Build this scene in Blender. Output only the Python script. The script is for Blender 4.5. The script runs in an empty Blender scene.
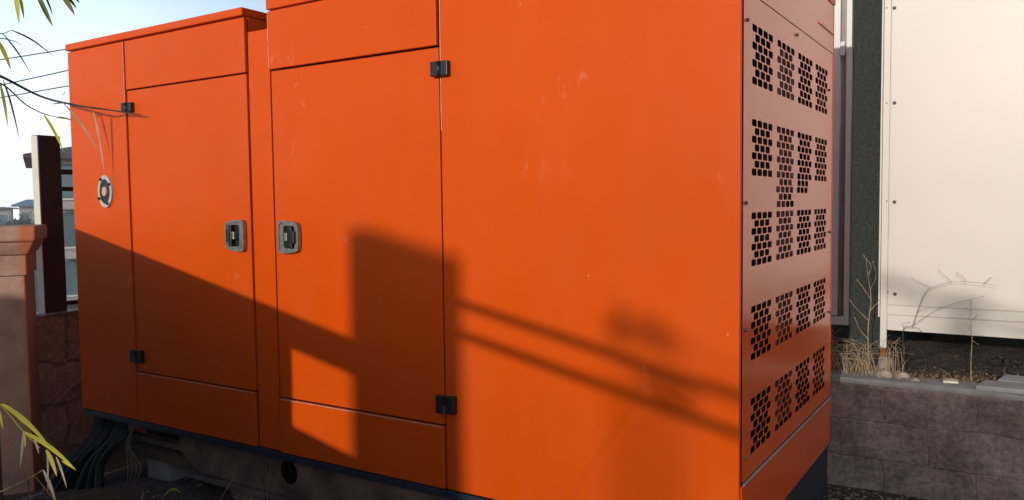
import bpy, bmesh, math, random
from mathutils import Vector, Matrix
random.seed(7)
R = math.radians
scene = bpy.context.scene
col = scene.collection

# ------------------------------------------------------------------ camera
F_PX = 805.5
FW = Vector((-0.53714102, 0.84158565, -0.05668442)).normalized()
RT = Vector((0.84324503, 0.53739714, -0.01192167)).normalized()
UP = RT.cross(FW).normalized()
CAM = Vector((0.77819684, -2.6, 1.6))
cd = bpy.data.cameras.new('camera'); cam = bpy.data.objects.new('camera', cd); col.objects.link(cam)
cd.sensor_width = 36; cd.lens = F_PX / 1024 * 36; cd.clip_start = .05; cd.clip_end = 3000
m = Matrix((RT, UP, -FW)).transposed().to_4x4(); m.translation = CAM
cam.matrix_world = m
scene.camera = cam

def at(x, y, X=None, Y=None, Z=None):
    """world point on the plane X=, Y= or Z= seen in direction (x, y) of the photograph"""
    d = FW * F_PX + RT * (x - 512) - UP * (y - 250)
    if X is not None: t = (X - CAM.x) / d.x
    elif Y is not None: t = (Y - CAM.y) / d.y
    else: t = (Z - CAM.z) / d.z
    return CAM + d * t

# ------------------------------------------------------------------ materials
def newmat(name):
    mt = bpy.data.materials.new(name); mt.use_nodes = True
    nt = mt.node_tree; b = nt.nodes['Principled BSDF']
    return mt, nt, b
def N(nt, t, **kw):
    n = nt.nodes.new(t)
    for k, v in kw.items():
        if k in n.inputs: n.inputs[k].default_value = v
        else: setattr(n, k, v)
    return n
def ramp(nt, fac, stops):
    r = N(nt, 'ShaderNodeValToRGB'); e = r.color_ramp.elements
    while len(e) < len(stops): e.new(.5)
    for i, (p, c) in enumerate(stops):
        e[i].position = p
        e[i].color = (*c, 1) if len(c) == 3 else c
    nt.links.new(fac, r.inputs[0]); return r
def mix(nt, fac, a, b, mode='MIX'):
    n = nt.nodes.new('ShaderNodeMix'); n.data_type = 'RGBA'; n.blend_type = mode
    for s, v in ((0, fac), (6, a), (7, b)):
        if hasattr(v, 'node'): nt.links.new(v, n.inputs[s])
        else: n.inputs[s].default_value = v if s == 0 else (*v, 1)
    return n.outputs[2]
def simple(name, c, rough=.6, var=.15, scale=8, bump=.1, bscale=60, metal=0, spec=.5, coords='Object'):
    mt, nt, b = newmat(name)
    tc = N(nt, 'ShaderNodeTexCoord')
    n1 = N(nt, 'ShaderNodeTexNoise', Scale=scale, Detail=6, Roughness=.6); nt.links.new(tc.outputs[coords], n1.inputs['Vector'])
    lo = tuple(v * (1 - var) for v in c); hi = tuple(min(1, v * (1 + var)) for v in c)
    r = ramp(nt, n1.outputs['Fac'], [(.3, lo), (.7, hi)])
    nt.links.new(r.outputs[0], b.inputs['Base Color'])
    b.inputs['Roughness'].default_value = rough; b.inputs['Metallic'].default_value = metal
    b.inputs['Specular IOR Level'].default_value = spec
    if bump:
        n2 = N(nt, 'ShaderNodeTexNoise', Scale=bscale, Detail=5); nt.links.new(tc.outputs[coords], n2.inputs['Vector'])
        bp = N(nt, 'ShaderNodeBump', Strength=bump, Distance=.01); nt.links.new(n2.outputs['Fac'], bp.inputs['Height'])
        nt.links.new(bp.outputs[0], b.inputs['Normal'])
    return mt

def paint_mat(name, c, rough=.36, scuff=True, dust=.02, spec=.15):
    """sprayed enamel on sheet steel: slow tone drift, dust film, scuffs, orange peel and faint oil-canning"""
    mt, nt, b = newmat(name); L = nt.links
    tc = N(nt, 'ShaderNodeTexCoord'); v = tc.outputs['Object']
    n = N(nt, 'ShaderNodeTexNoise', Scale=.9, Detail=5, Roughness=.55); L.new(v, n.inputs['Vector'])
    base = ramp(nt, n.outputs['Fac'], [(.3, tuple(x * .93 for x in c)), (.7, tuple(min(1, x * 1.05) for x in c))]).outputs[0]
    # vertical run marks / dust
    mp = N(nt, 'ShaderNodeMapping'); mp.inputs['Scale'].default_value = (3.2, 3.2, 1.1); L.new(v, mp.inputs[0])
    nd = N(nt, 'ShaderNodeTexNoise', Scale=1.6, Detail=8, Roughness=.65); L.new(mp.outputs[0], nd.inputs['Vector'])
    dm = ramp(nt, nd.outputs['Fac'], [(.42, (0, 0, 0)), (.8, (dust * 1.5,) * 3)])
    base = mix(nt, dm.outputs[0], base, (.62, .40, .30))
    rr = N(nt, 'ShaderNodeMapRange'); L.new(nd.outputs['Fac'], rr.inputs[0])
    rr.inputs[3].default_value = rough - .05; rr.inputs[4].default_value = rough + (.13 if spec < .5 else -.02)
    L.new(rr.outputs[0], b.inputs['Roughness'])
    if scuff:
        mp2 = N(nt, 'ShaderNodeMapping'); mp2.inputs['Scale'].default_value = (16, 16, 9); mp2.inputs['Rotation'].default_value = (0, R(18), 0); L.new(v, mp2.inputs[0])
        s = N(nt, 'ShaderNodeTexNoise', Scale=1.5, Detail=4, Roughness=.7); L.new(mp2.outputs[0], s.inputs['Vector'])
        s2 = N(nt, 'ShaderNodeTexNoise', Scale=2.1, Detail=2); L.new(v, s2.inputs['Vector'])
        a1 = ramp(nt, s.outputs['Fac'], [(.56, (0, 0, 0)), (.78, (1, 1, 1))])
        a2 = ramp(nt, s2.outputs['Fac'], [(.60, (0, 0, 0)), (.70, (1, 1, 1))])
        mm = N(nt, 'ShaderNodeMath', operation='MULTIPLY'); L.new(a1.outputs[0], mm.inputs[0]); L.new(a2.outputs[0], mm.inputs[1])
        m3 = N(nt, 'ShaderNodeMath', operation='MULTIPLY'); L.new(mm.outputs[0], m3.inputs[0]); m3.inputs[1].default_value = .4
        base = mix(nt, m3.outputs[0], base, (.80, .52, .36))
        # tiny specks
        vo = N(nt, 'ShaderNodeTexVoronoi', Scale=14); L.new(v, vo.inputs['Vector'])
        sp = ramp(nt, vo.outputs['Distance'], [(.025, (.8, .8, .8)), (.05, (0, 0, 0))])
        s4 = N(nt, 'ShaderNodeTexNoise', Scale=3.1, Detail=1); L.new(v, s4.inputs['Vector'])
        a4 = ramp(nt, s4.outputs['Fac'], [(.6, (0, 0, 0)), (.62, (1, 1, 1))])
        m5 = N(nt, 'ShaderNodeMath', operation='MULTIPLY'); L.new(sp.outputs[0], m5.inputs[0]); L.new(a4.outputs[0], m5.inputs[1])
        base = mix(nt, m5.outputs[0], base, (.7, .5, .4))
    L.new(base, b.inputs['Base Color'])
    b.inputs['Specular IOR Level'].default_value = spec
    p1 = N(nt, 'ShaderNodeTexNoise', Scale=2.2, Detail=2); L.new(v, p1.inputs['Vector'])
    p2 = N(nt, 'ShaderNodeTexNoise', Scale=260, Detail=2); L.new(v, p2.inputs['Vector'])
    b1 = N(nt, 'ShaderNodeBump', Strength=.85 if spec < .5 else .06, Distance=.012); L.new(p1.outputs['Fac'], b1.inputs['Height'])
    b2 = N(nt, 'ShaderNodeBump', Strength=.12 if spec < .5 else .02, Distance=.001); L.new(p2.outputs['Fac'], b2.inputs['Height']); L.new(b1.outputs[0], b2.inputs['Normal'])
    L.new(b2.outputs[0], b.inputs['Normal'])
    if spec > .5: b.inputs['Coat Weight'].default_value = .12; b.inputs['Coat Roughness'].default_value = .12
    return mt

ORANGE = (.72, .084, .0010)
M = {}
M['orange'] = paint_mat('orange_paint', ORANGE)
M['orange_end'] = paint_mat('orange_paint_end', ORANGE, rough=.27, scuff=False, dust=.004, spec=.55)
M['black'] = simple('black_plastic', (.012, .012, .014), .4, bump=.05)
M['void'] = simple('hollow_black', (.01, .009, .009), .9, bump=0)  # near-black, puts the darkness of vent and latch hollows into the colour
M['redint'] = simple('dull_red_duct', (.07, .008, .006), .7)
M['steel'] = simple('brushed_steel', (.30, .29, .27), .42, var=.35, scale=40, metal=.6, bump=.2, bscale=120)
M['navy'] = simple('navy_skid_paint', (.018, .026, .05), .5, var=.4, scale=10, bump=.2)
M['lead'] = simple('lead_grey_paint', (.3, .27, .26), .5)
M['maroon'] = simple('maroon_paint', (.042, .008, .006), .5, var=.35, scale=14, bump=.15)
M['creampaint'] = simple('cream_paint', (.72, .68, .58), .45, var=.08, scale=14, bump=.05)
M['cable'] = simple('black_conduit', (.009, .009, .010), .6, var=.3, bump=.3, bscale=90)
M['wire'] = simple('pale_wire', (.22, .19, .15), .6)
M['boltgrey'] = simple('dull_bolt_grey', (.10, .09, .085), .6)
M['litter'] = simple('brown_leaf_litter', (.22, .14, .075), .9, var=.6, scale=30, bump=0)
M['hwhite'] = simple('white_render', (.78, .75, .71), .8, var=.06, scale=3)
M['clod'] = simple('dark_soil_clod', (.045, .032, .025), .95, var=.5, bump=.6)
M['boltpale'] = simple('pale_alloy', (.5, .49, .46), .45, var=.3, scale=50, bump=.1)
M['palecap'] = simple('faded_orange_cap', (.70, .42, .30), .5)
M['glint'] = simple('painted_edge_glint', (.62, .40, .30), .4, var=.3, scale=30, bump=0)  # pale colour of the painted glints on panel edges
M['straw'] = simple('dry_straw', (.48, .35, .21), .8, var=.45, scale=25, bump=0)
M['twig'] = simple('grey_twig', (.075, .058, .05), .85, var=.3, scale=30, bump=0)
M['weed'] = simple('dark_weed', (.03, .025, .015), .8, bump=0)
M['rock'] = simple('pale_rubble', (.34, .27, .23), .9, var=.3, scale=14, bump=.8, bscale=25)
M['slab'] = simple('grey_stone_slab', (.33, .31, .30), .8, var=.18, scale=10, bump=.4, bscale=40)
M['whitepvc'] = simple('white_window_profile', (.74, .71, .68), .35, var=.04, bump=0)
M['rust'] = simple('rusty_foot', (.30, .07, .02), .85, var=.4, scale=30)
M['wood'] = simple('weathered_timber', (.11, .068, .045), .85, var=.45, scale=12, bump=.6, bscale=30)
M['branchwood'] = simple('thin_dark_branch', (.035, .028, .028), .7, bump=0)
M['bark'] = simple('tree_bark', (.10, .07, .05), .9, var=.4, bump=.8, bscale=20)

def leafmat(name, c1, c2):
    mt, nt, b = newmat(name)
    tc = N(nt, 'ShaderNodeTexCoord'); n = N(nt, 'ShaderNodeTexNoise', Scale=9, Detail=3); nt.links.new(tc.outputs['Object'], n.inputs['Vector'])
    r = ramp(nt, n.outputs['Fac'], [(.35, c1), (.65, c2)]); nt.links.new(r.outputs[0], b.inputs['Base Color'])
    b.inputs['Roughness'].default_value = .5
    tr = N(nt, 'ShaderNodeBsdfTranslucent'); nt.links.new(r.outputs[0], tr.inputs[0])
    ms = N(nt, 'ShaderNodeMixShader'); ms.inputs[0].default_value = .35
    out = nt.nodes['Material Output']
    nt.links.new(b.outputs[0], ms.inputs[1]); nt.links.new(tr.outputs[0], ms.inputs[2]); nt.links.new(ms.outputs[0], out.inputs[0])
    return mt
M['leaf_yellow'] = leafmat('yellow_green_leaf', (.60, .58, .03), (.78, .72, .06))
M['leaf_green'] = leafmat('olive_leaf', (.20, .22, .03), (.42, .42, .06))
M['leaf_dry'] = leafmat('dried_leaf', (.42, .34, .27), (.60, .52, .44))
M['leaf_dark'] = leafmat('dark_green_leaf', (.03, .06, .02), (.07, .11, .03))

def masonry(name, c, stain, bw=.4, bh=.19, axis='XZ', mortar=.012, seams=.5, bstr=.5, WOB=.03):
    mt, nt, b = newmat(name); L = nt.links
    tc = N(nt, 'ShaderNodeTexCoord'); sx = N(nt, 'ShaderNodeSeparateXYZ'); L.new(tc.outputs['Object'], sx.inputs[0])
    cb = N(nt, 'ShaderNodeCombineXYZ')
    L.new(sx.outputs[0 if axis[0] == 'X' else 1], cb.inputs[0]); L.new(sx.outputs[2], cb.inputs[1])
    wob = N(nt, 'ShaderNodeTexNoise', Scale=5, Detail=3); L.new(cb.outputs[0], wob.inputs['Vector'])
    vm = N(nt, 'ShaderNodeVectorMath', operation='MULTIPLY_ADD'); L.new(wob.outputs['Color'], vm.inputs[0]); vm.inputs[1].default_value = (WOB, WOB, 0); L.new(cb.outputs[0], vm.inputs[2])
    br = N(nt, 'ShaderNodeTexBrick'); L.new(vm.outputs[0], br.inputs['Vector'])
    br.inputs['Scale'].default_value = 1; br.inputs['Brick Width'].default_value = bw; br.inputs['Row Height'].default_value = bh
    br.inputs['Mortar Size'].default_value = mortar; br.inputs['Mortar Smooth'].default_value = .6
    br.inputs['Color1'].default_value = (*c, 1); br.inputs['Color2'].default_value = (*[x * .8 for x in c], 1)
    br.inputs['Mortar'].default_value = (*[x * (1 - seams) for x in c], 1)
    n1 = N(nt, 'ShaderNodeTexNoise', Scale=3.2, Detail=9, Roughness=.68, Distortion=.6); L.new(tc.outputs['Object'], n1.inputs['Vector'])
    sm = ramp(nt, n1.outputs['Fac'], [(.38, (0, 0, 0)), (.66, (.85, .85, .85))])
    base = mix(nt, sm.outputs[0], br.outputs['Color'], stain)
    n3 = N(nt, 'ShaderNodeTexNoise', Scale=1.3, Detail=8, Roughness=.7); L.new(tc.outputs['Object'], n3.inputs['Vector'])
    s3 = ramp(nt, n3.outputs['Fac'], [(.47, (0, 0, 0)), (.62, (.6, .6, .6))])
    base = mix(nt, s3.outputs[0], base, tuple(min(1, x * 1.45) for x in c))
    n4 = N(nt, 'ShaderNodeTexNoise', Scale=38, Detail=6, Roughness=.7); L.new(tc.outputs['Object'], n4.inputs['Vector'])
    g = ramp(nt, n4.outputs['Fac'], [(.32, (.45, .45, .45)), (.68, (1.0, 1.0, 1.0))])
    base = mix(nt, 1.0, base, g.outputs[0], 'MULTIPLY')
    L.new(base, b.inputs['Base Color']); b.inputs['Roughness'].default_value = .9; b.inputs['Specular IOR Level'].default_value = .25
    mu = N(nt, 'ShaderNodeMath', operation='MULTIPLY'); L.new(br.outputs['Fac'], mu.inputs[0]); mu.inputs[1].default_value = -1
    ad = N(nt, 'ShaderNodeMath', operation='ADD'); L.new(mu.outputs[0], ad.inputs[0]); L.new(n4.outputs['Fac'], ad.inputs[1])
    ad2 = N(nt, 'ShaderNodeMath', operation='ADD'); L.new(ad.outputs[0], ad2.inputs[0]); L.new(n1.outputs['Fac'], ad2.inputs[1])
    bp = N(nt, 'ShaderNodeBump', Strength=bstr, Distance=.012); L.new(ad2.outputs[0], bp.inputs['Height']); L.new(bp.outputs[0], b.inputs['Normal'])
    return mt
M['blockwall'] = masonry('grey_block_masonry', (.66, .52, .46), (.34, .265, .245), .42, .2, mortar=.007, seams=.13, WOB=.07)
M['leftwall'] = masonry('brown_block_masonry', (.76, .45, .32), (.40, .20, .13), .5, .3, axis='YZ', mortar=.02, WOB=.22)
M['offwall'] = masonry('render_wall', (.30, .22, .18), (.18, .12, .1), .4, .2)

def pillar_mat():
    mt, nt, b = newmat('terracotta_render'); L = nt.links
    tc = N(nt, 'ShaderNodeTexCoord')
    n = N(nt, 'ShaderNodeTexNoise', Scale=5, Detail=9, Roughness=.7); L.new(tc.outputs['Object'], n.inputs['Vector'])
    c = ramp(nt, n.outputs['Fac'], [(.3, (.30, .17, .13)), (.5, (.48, .28, .21)), (.7, (.58, .36, .28))]).outputs[0]
    # orange towards local +X, base mottle elsewhere (object-space, wide face is local -Y)
    sx = N(nt, 'ShaderNodeSeparateXYZ'); L.new(tc.outputs['Object'], sx.inputs[0])
    n2 = N(nt, 'ShaderNodeTexNoise', Scale=22, Detail=6, Roughness=.7); L.new(tc.outputs['Object'], n2.inputs['Vector'])
    ad = N(nt, 'ShaderNodeMath', operation='MULTIPLY_ADD'); L.new(n2.outputs['Fac'], ad.inputs[0]); ad.inputs[1].default_value = .06; L.new(sx.outputs[0], ad.inputs[2])
    mk = ramp(nt, ad.outputs[0], [(.228, (0, 0, 0)), (.262, (1, 1, 1))])
    base = mix(nt, mk.outputs[0], c, (.62, .19, .08))
    L.new(base, b.inputs['Base Color']); b.inputs['Roughness'].default_value = .85
    bp = N(nt, 'ShaderNodeBump', Strength=.5, Distance=.01); L.new(n2.outputs['Fac'], bp.inputs['Height']); L.new(bp.outputs[0], b.inputs['Normal'])
    return mt
M['pillar'] = pillar_mat()

def stucco():
    mt, nt, b = newmat('dark_green_stucco'); L = nt.links
    tc = N(nt, 'ShaderNodeTexCoord')
    n = N(nt, 'ShaderNodeTexNoise', Scale=55, Detail=6, Roughness=.7); L.new(tc.outputs['Object'], n.inputs['Vector'])
    c = ramp(nt, n.outputs['Fac'], [(.3, (.03, .033, .031)), (.7, (.075, .082, .076))])
    L.new(c.outputs[0], b.inputs['Base Color']); b.inputs['Roughness'].default_value = .95; b.inputs['Specular IOR Level'].default_value = .15
    bp = N(nt, 'ShaderNodeBump', Strength=.9, Distance=.012); L.new(n.outputs['Fac'], bp.inputs['Height']); L.new(bp.outputs[0], b.inputs['Normal'])
    return mt
M['stucco'] = stucco()
M['container'] = simple('cream_sheet_metal', (.73, .675, .62), .42, var=.03, scale=1.6, bump=.06, bscale=5)
M['glass'] = simple('window_glass', (.05, .07, .08), .08, var=.1, bump=0)
M['bluegrey'] = simple('grey_blue_glass', (.14, .20, .24), .15, var=.3, scale=.6, bump=0)

def ground_mat():
    mt, nt, b = newmat('stony_earth'); L = nt.links
    tc = N(nt, 'ShaderNodeTexCoord')
    n = N(nt, 'ShaderNodeTexNoise', Scale=2, Detail=10, Roughness=.7); L.new(tc.outputs['Object'], n.inputs['Vector'])
    v = N(nt, 'ShaderNodeTexVoronoi', Scale=38); L.new(tc.outputs['Object'], v.inputs['Vector'])
    c = ramp(nt, n.outputs['Fac'], [(.3, (.08, .055, .042)), (.6, (.18, .13, .10)), (.8, (.27, .21, .17))])
    cc = mix(nt, .4, c.outputs[0], v.outputs['Color'], 'MULTIPLY')
    L.new(cc, b.inputs['Base Color']); b.inputs['Roughness'].default_value = .95
    ad = N(nt, 'ShaderNodeMath', operation='ADD'); L.new(n.outputs['Fac'], ad.inputs[0]); L.new(v.outputs['Distance'], ad.inputs[1])
    bp = N(nt, 'ShaderNodeBump', Strength=.8, Distance=.03); L.new(ad.outputs[0], bp.inputs['Height']); L.new(bp.outputs[0], b.inputs['Normal'])
    return mt
M['ground'] = ground_mat()
M['grass'] = simple('rough_grass', (.10, .13, .04), .9, var=.5, scale=3, bump=.5)

# ------------------------------------------------------------------ mesh helpers
def link(name, bm, mat, parent=None, smooth=False, bevel=0, seg=2):
    me = bpy.data.meshes.new(name); bm.normal_update(); bm.to_mesh(me); bm.free()
    o = bpy.data.objects.new(name, me); col.objects.link(o)
    me.materials.append(mat)
    if smooth:
        for p in me.polygons: p.use_smooth = True
    if bevel:
        md = o.modifiers.new('bevel', 'BEVEL'); md.width = bevel; md.segments = seg; md.limit_method = 'ANGLE'; md.angle_limit = R(40)
    if parent: o.parent = parent; o.matrix_parent_inverse = Matrix()
    return o
def tag(o, label=None, cat=None, group=None, kind=None):
    if label: o['label'] = label
    if cat: o['category'] = cat
    if group: o['group'] = group
    if kind: o['kind'] = kind
    return o
def thing(name, label, cat, loc=(0, 0, 0), rz=0, group=None):
    o = bpy.data.objects.new(name, None); o.location = loc; o.rotation_euler = (0, 0, rz); o.empty_display_size = .2
    col.objects.link(o); return tag(o, label, cat, group)
def bx(bm, x0, x1, y0, y1, z0, z1, mw=None):
    vs = [bm.verts.new((x, y, z)) for x in (x0, x1) for y in (y0, y1) for z in (z0, z1)]
    for f in ((0, 1, 3, 2), (4, 6, 7, 5), (0, 4, 5, 1), (2, 3, 7, 6), (0, 2, 6, 4), (1, 5, 7, 3)):
        bm.faces.new([vs[i] for i in f])
    if mw:
        for v in vs: v.co = mw @ v.co
def box(name, b, mat, parent=None, bevel=0, mw=None, seg=2):
    bm = bmesh.new(); bx(bm, *b, mw=mw); return link(name, bm, mat, parent, bevel=bevel, seg=seg)
def tube(bm, pts, rad, n=8, taper=None):
    pts = [Vector(p) for p in pts]; rings = []
    for i, p in enumerate(pts):
        d = (pts[min(i + 1, len(pts) - 1)] - pts[max(i - 1, 0)]).normalized()
        a = d.cross(Vector((0, 0, 1)))
        if a.length < 1e-3: a = d.cross(Vector((1, 0, 0)))
        a.normalize(); b = d.cross(a)
        r = rad if taper is None else rad + (taper - rad) * i / (len(pts) - 1)
        rings.append([bm.verts.new(p + (a * math.cos(2 * math.pi * k / n) + b * math.sin(2 * math.pi * k / n)) * r) for k in range(n)])
    for i in range(len(rings) - 1):
        for k in range(n):
            bm.faces.new((rings[i][k], rings[i][(k + 1) % n], rings[i + 1][(k + 1) % n], rings[i + 1][k]))
    bm.faces.new(rings[0]); bm.faces.new(list(reversed(rings[-1])))
def spl(pts, n=6):
    """Catmull-Rom resample"""
    pts = [Vector(p) for p in pts]
    if len(pts) < 3: return [pts[0].lerp(pts[-1], i / n) for i in range(n + 1)]
    q = [pts[0] * 2 - pts[1]] + pts + [pts[-1] * 2 - pts[-2]]; out = []
    for i in range(1, len(q) - 2):
        for k in range(n):
            t = k / n; a, b, c, d = q[i - 1:i + 3]
            out.append(.5 * ((2 * b) + (c - a) * t + (2 * a - 5 * b + 4 * c - d) * t * t + (3 * b - a - 3 * c + d) * t ** 3))
    out.append(pts[-1]); return out
def rrect(cx, cy, w, h, r, n=4):
    o = []
    for sx, sy, a0 in ((1, 1, 0), (-1, 1, 90), (-1, -1, 180), (1, -1, 270)):
        for k in range(n + 1):
            a = R(a0 + 90 * k / n); o.append((cx + sx * (w / 2 - r) + r * math.cos(a), cy + sy * (h / 2 - r) + r * math.sin(a)))
    return o
def sheet(name, loops, thick, mat, parent, mw):
    """flat plate with real cut-outs: first loop is the outline, the others are holes"""
    cu = bpy.data.curves.new(name, 'CURVE'); cu.dimensions = '2D'; cu.fill_mode = 'BOTH'; cu.extrude = thick / 2
    for lp in loops:
        s = cu.splines.new('POLY'); s.points.add(len(lp) - 1); s.use_cyclic_u = True
        for i, (a, b) in enumerate(lp): s.points[i].co = (a, b, 0, 1)
    t = bpy.data.objects.new('tmp', cu); col.objects.link(t)
    dg = bpy.context.evaluated_depsgraph_get(); me = bpy.data.meshes.new_from_object(t.evaluated_get(dg))
    bpy.data.objects.remove(t); bpy.data.curves.remove(cu)
    me.transform(mw); me.name = name; me.materials.clear(); me.materials.append(mat)
    o = bpy.data.objects.new(name, me); col.objects.link(o)
    if parent: o.parent = parent
    return o
XZ = Matrix(((1, 0, 0, 0), (0, 0, 1, 0), (0, 1, 0, 0), (0, 0, 0, 1)))     # 2-D (a,b) -> (x=a, z=b)
YZ = Matrix(((0, 0, 1, 0), (1, 0, 0, 0), (0, 1, 0, 0), (0, 0, 0, 1)))     # 2-D (a,b) -> (y=a, z=b)
def T(x=0, y=0, z=0): return Matrix.Translation((x, y, z))

GZ = .08   # yard level
# ------------------------------------------------------------------ GENERATOR
ZB, ZT = .427, 2.507
gen = thing('generator', 'large orange soundproof generator with two doors and a slotted end panel', 'generator', (0, 0, 0))
G = .0036
def panel(name, x0, x1, z0, z1, y=0., th=.02, label=None):
    o = box(name, (x0 + G, x1 - G, y, y + th, z0 + G, z1 - G), M['orange'], gen, bevel=.003, seg=3)
    if label: o['label'] = label
    return o
XL, XA, XB, XC, XD, XR = -3.905, -3.35, -2.372, -2.205, -1.216, -.0
panel('side_panel', XL, XA, ZB, ZT, y=-.008)
panel('upper_panel', XA, XB, 2.241, ZT, y=-.005)
door1 = panel('door', XA, XB, .702, 2.241, y=0., label='left door with the latch on its right')
panel('lower_panel', XA, XB, ZB, .702, y=-.007)
panel('centre_post', XB + .003, XC - .009, ZB, 2.436, y=.006)
panel('upper_panel', XC, XD, 2.235, ZT, y=-.014)
door2 = panel('door', XC, XD, .695, 2.235, y=0., label='right door with the latch on its left')
panel('lower_panel', XC, XD, ZB, .695, y=-.007)
panel('side_panel', XD, XR + .0, ZB, ZT + .0, label='wide plain panel beside the slotted end')
# carcass behind the panels
box('carcass', (XL + .012, -.14, .024, 1.44, ZB + .01, 2.43), M['black'], gen)  # black colour stands in for shade in the panel gaps
box('carcass_top', (XL + .012, XB - .004, .024, 1.44, 2.43, ZT), M['orange_end'], gen)
box('carcass_top', (XC + .004, -.14, .024, 1.44, 2.43, ZT), M['orange_end'], gen)
box('rear_panel', (XL, 0, 1.443, 1.462, ZB, ZT), M['orange'], gen, bevel=.002)
box('end_panel', (XL - .004, XL + .009, .023, 1.44, ZB, ZT), M['orange'], gen)
# pale strips that paint the light glint along panel edges
for nm, b_ in (('glint_edge', (XA + .02, XB - .01, -.0085, -.0072, .6945, .6972)), ('glint_edge', (XC + .01, XD - .01, -.0085, -.0072, .6875, .6905)),
               ('glint_edge', (XD + G + .0005, XD + G + .0035, -.0012, .003, 1.9, ZT - .01)), ('glint_edge', (XA - G - .0035, XA - G - .0005, -.0092, -.006, 2.1, ZT - .01)),
               ('glint_edge', (XC + G + .0005, XC + G + .003, -.0152, -.012, 2.25, ZT - .02))):
    box(nm, b_, M['glint'], gen)
# roofs
def roof(x0, x1, z1, y0=-.016):
    return box('roof', (x0, x1, y0, 1.468, ZT + .004, z1), M['orange'], gen, bevel=.006, seg=3)
roof(XL - .006, XB - .004, 2.55)
roof(XC - .004, .004, 2.655)
# end face: top, vent sheet, bottom
box('end_top_panel', (-.018, 0, .021, 1.44, 2.287, ZT), M['orange_end'], gen, bevel=.002)
box('end_ridge', (0.0005, .006, 1.12, 1.44, 2.372, 2.379), M['orange_end'], gen, bevel=.001)
box('end_bottom_panel', (-.018, 0, .021, 1.44, ZB, .650), M['orange_end'], gen, bevel=.002)
box('end_trim', (.0005, .006, .03, 1.445, .650, .660), M['lead'], gen, bevel=.002)
cols = [(752.6, 774, 24), (777.6, 795.4, 45), (798.4, 813.2, 58), (815.8, 828.2, 70)]
gy = [(at(a, c, X=0).y, at(b, c, X=0).y) for a, b, c in cols]
rz_ = [(at(752.6, a, X=0).z, at(752.6, b, X=0).z) for a, b in ((22, 84), (118, 176), (212, 267), (306, 361), (398, 454))]
loops = [rrect((.03 + 1.438) / 2, (.662 + 2.284) / 2, 1.438 - .03, 2.284 - .662, .002, 1)]
for ri, (zt, zb) in enumerate(rz_):
    ph = (zt - zb) / 7
    for ci, (y0, y1) in enumerate(gy):
        pw = (y1 - y0) / 4
        extra = 4 if (ri == 1 and ci == 1) else (2 if (ri == 1 and ci == 2) else 0)
        for k in range(7 + extra):
            n = 4 if k % 2 == 0 else 3
            if k >= 7 and ci == 2: n = 3
            jit = .006 * math.sin(k * 2.1) if k >= 7 else 0
            if zt - ph * (k + 1) < rz_[2][0] + .002 and ri == 1: continue
            for h in range(n):
                loops.append(rrect(y0 + pw * (h + .5 + (.5 if n == 3 else 0)) + jit - (pw * .5 if (k >= 7 and ci == 2) else 0), zt - ph * (k + .5), pw * .87, ph * .86, min(pw, ph) * .3, 3))
vent = sheet('vent_panel', loops, .0008, M['orange_end'], gen, T(-.002) @ YZ)
bm = bmesh.new(); bx(bm, -.1385, -.134, .03, 1.43, .67, 2.28); link('vent_blackout_back', bm, M['void'], gen)
bm = bmesh.new(); bx(bm, -.134, -.004, 1.424, 1.438, .67, 2.28); bx(bm, -.134, -.004, .023, .0295, .67, 2.28); bx(bm, -.134, -.004, .0296, 1.4235, .655, .661); link('vent_blackout', bm, M['void'], gen)  # black plates added so the vent holes stay dark
bm = bmesh.new(); bx(bm, -.034, -.030, gy[1][0] + .13, gy[1][1] + .12, .67, 2.28); link('inner_duct', bm, M['redint'], gen)
# bolts on the end face and dark fixing marks
for px, py in ((747.5, 20), (746, 203), (745, 330), (745, 458), (797, 35), (829, 90), (829.5, 232), (829, 312), (823, 25)):
    p = at(px, py, X=0); bm = bmesh.new()
    bmesh.ops.create_cone(bm, cap_ends=True, segments=10, radius1=.007, radius2=.005, depth=.006, matrix=T(.003, p.y, p.z) @ Matrix.Rotation(R(90), 4, 'Y')); link('screw', bm, M['black'], gen)
# latches
def latch(door, px, py, flip):
    c = at(px, py, Y=-.003)
    mw = T(c.x, -.003, c.z) @ Matrix.Scale(-1 if flip else 1, 4, (1, 0, 0))
    W, H = .138, .168
    out = [(-.069, .062), (-.055, .080), (.052, .070), (.069, .054), (.069, -.054), (.052, -.070), (-.055, -.080), (-.069, -.062)]
    def chk(pts, k=3):       # cut the corners round
        for _ in range(2):
            q = []
            for i in range(len(pts)):
                a, b = Vector(pts[i]), Vector(pts[(i + 1) % len(pts)])
                q += [tuple(a * .75 + b * .25), tuple(a * .25 + b * .75)]
            pts = q
        return pts
    out = chk(out)
    hole = rrect(.004, 0, .072, .106, .012)
    pl = sheet('latch', [out, hole], .014, M['steel'], door, mw @ T(0, -.009) @ XZ)
    rim = sheet('latch_rim', [out, [(a * .86, b * .87) for a, b in out]], .005, M['steel'], pl, mw @ T(0, -.019) @ XZ)
    bm = bmesh.new(); bx(bm, -.032, .040, -.0035, -.0012, -.053, .053, mw=mw); link('latch_recess', bm, M['void'], pl)
    bm = bmesh.new()
    bx(bm, -.012, .006, -.032, -.004, -.018, .020, mw=mw)       # lock barrel
    link('lock_barrel', bm, M['steel'], pl, bevel=.003)
    bm = bmesh.new()
    bx(bm, .030, .050, -.032, -.016, -.028, .030, mw=mw)
    bx(bm, .012, .034, -.030, -.012, -.052, .052, mw=mw)
    link('latch_lever', bm, M['black'], pl, bevel=.004)
latch(door1, 237.5, 235.5, True)
latch(door2, 291, 237, False)
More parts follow.
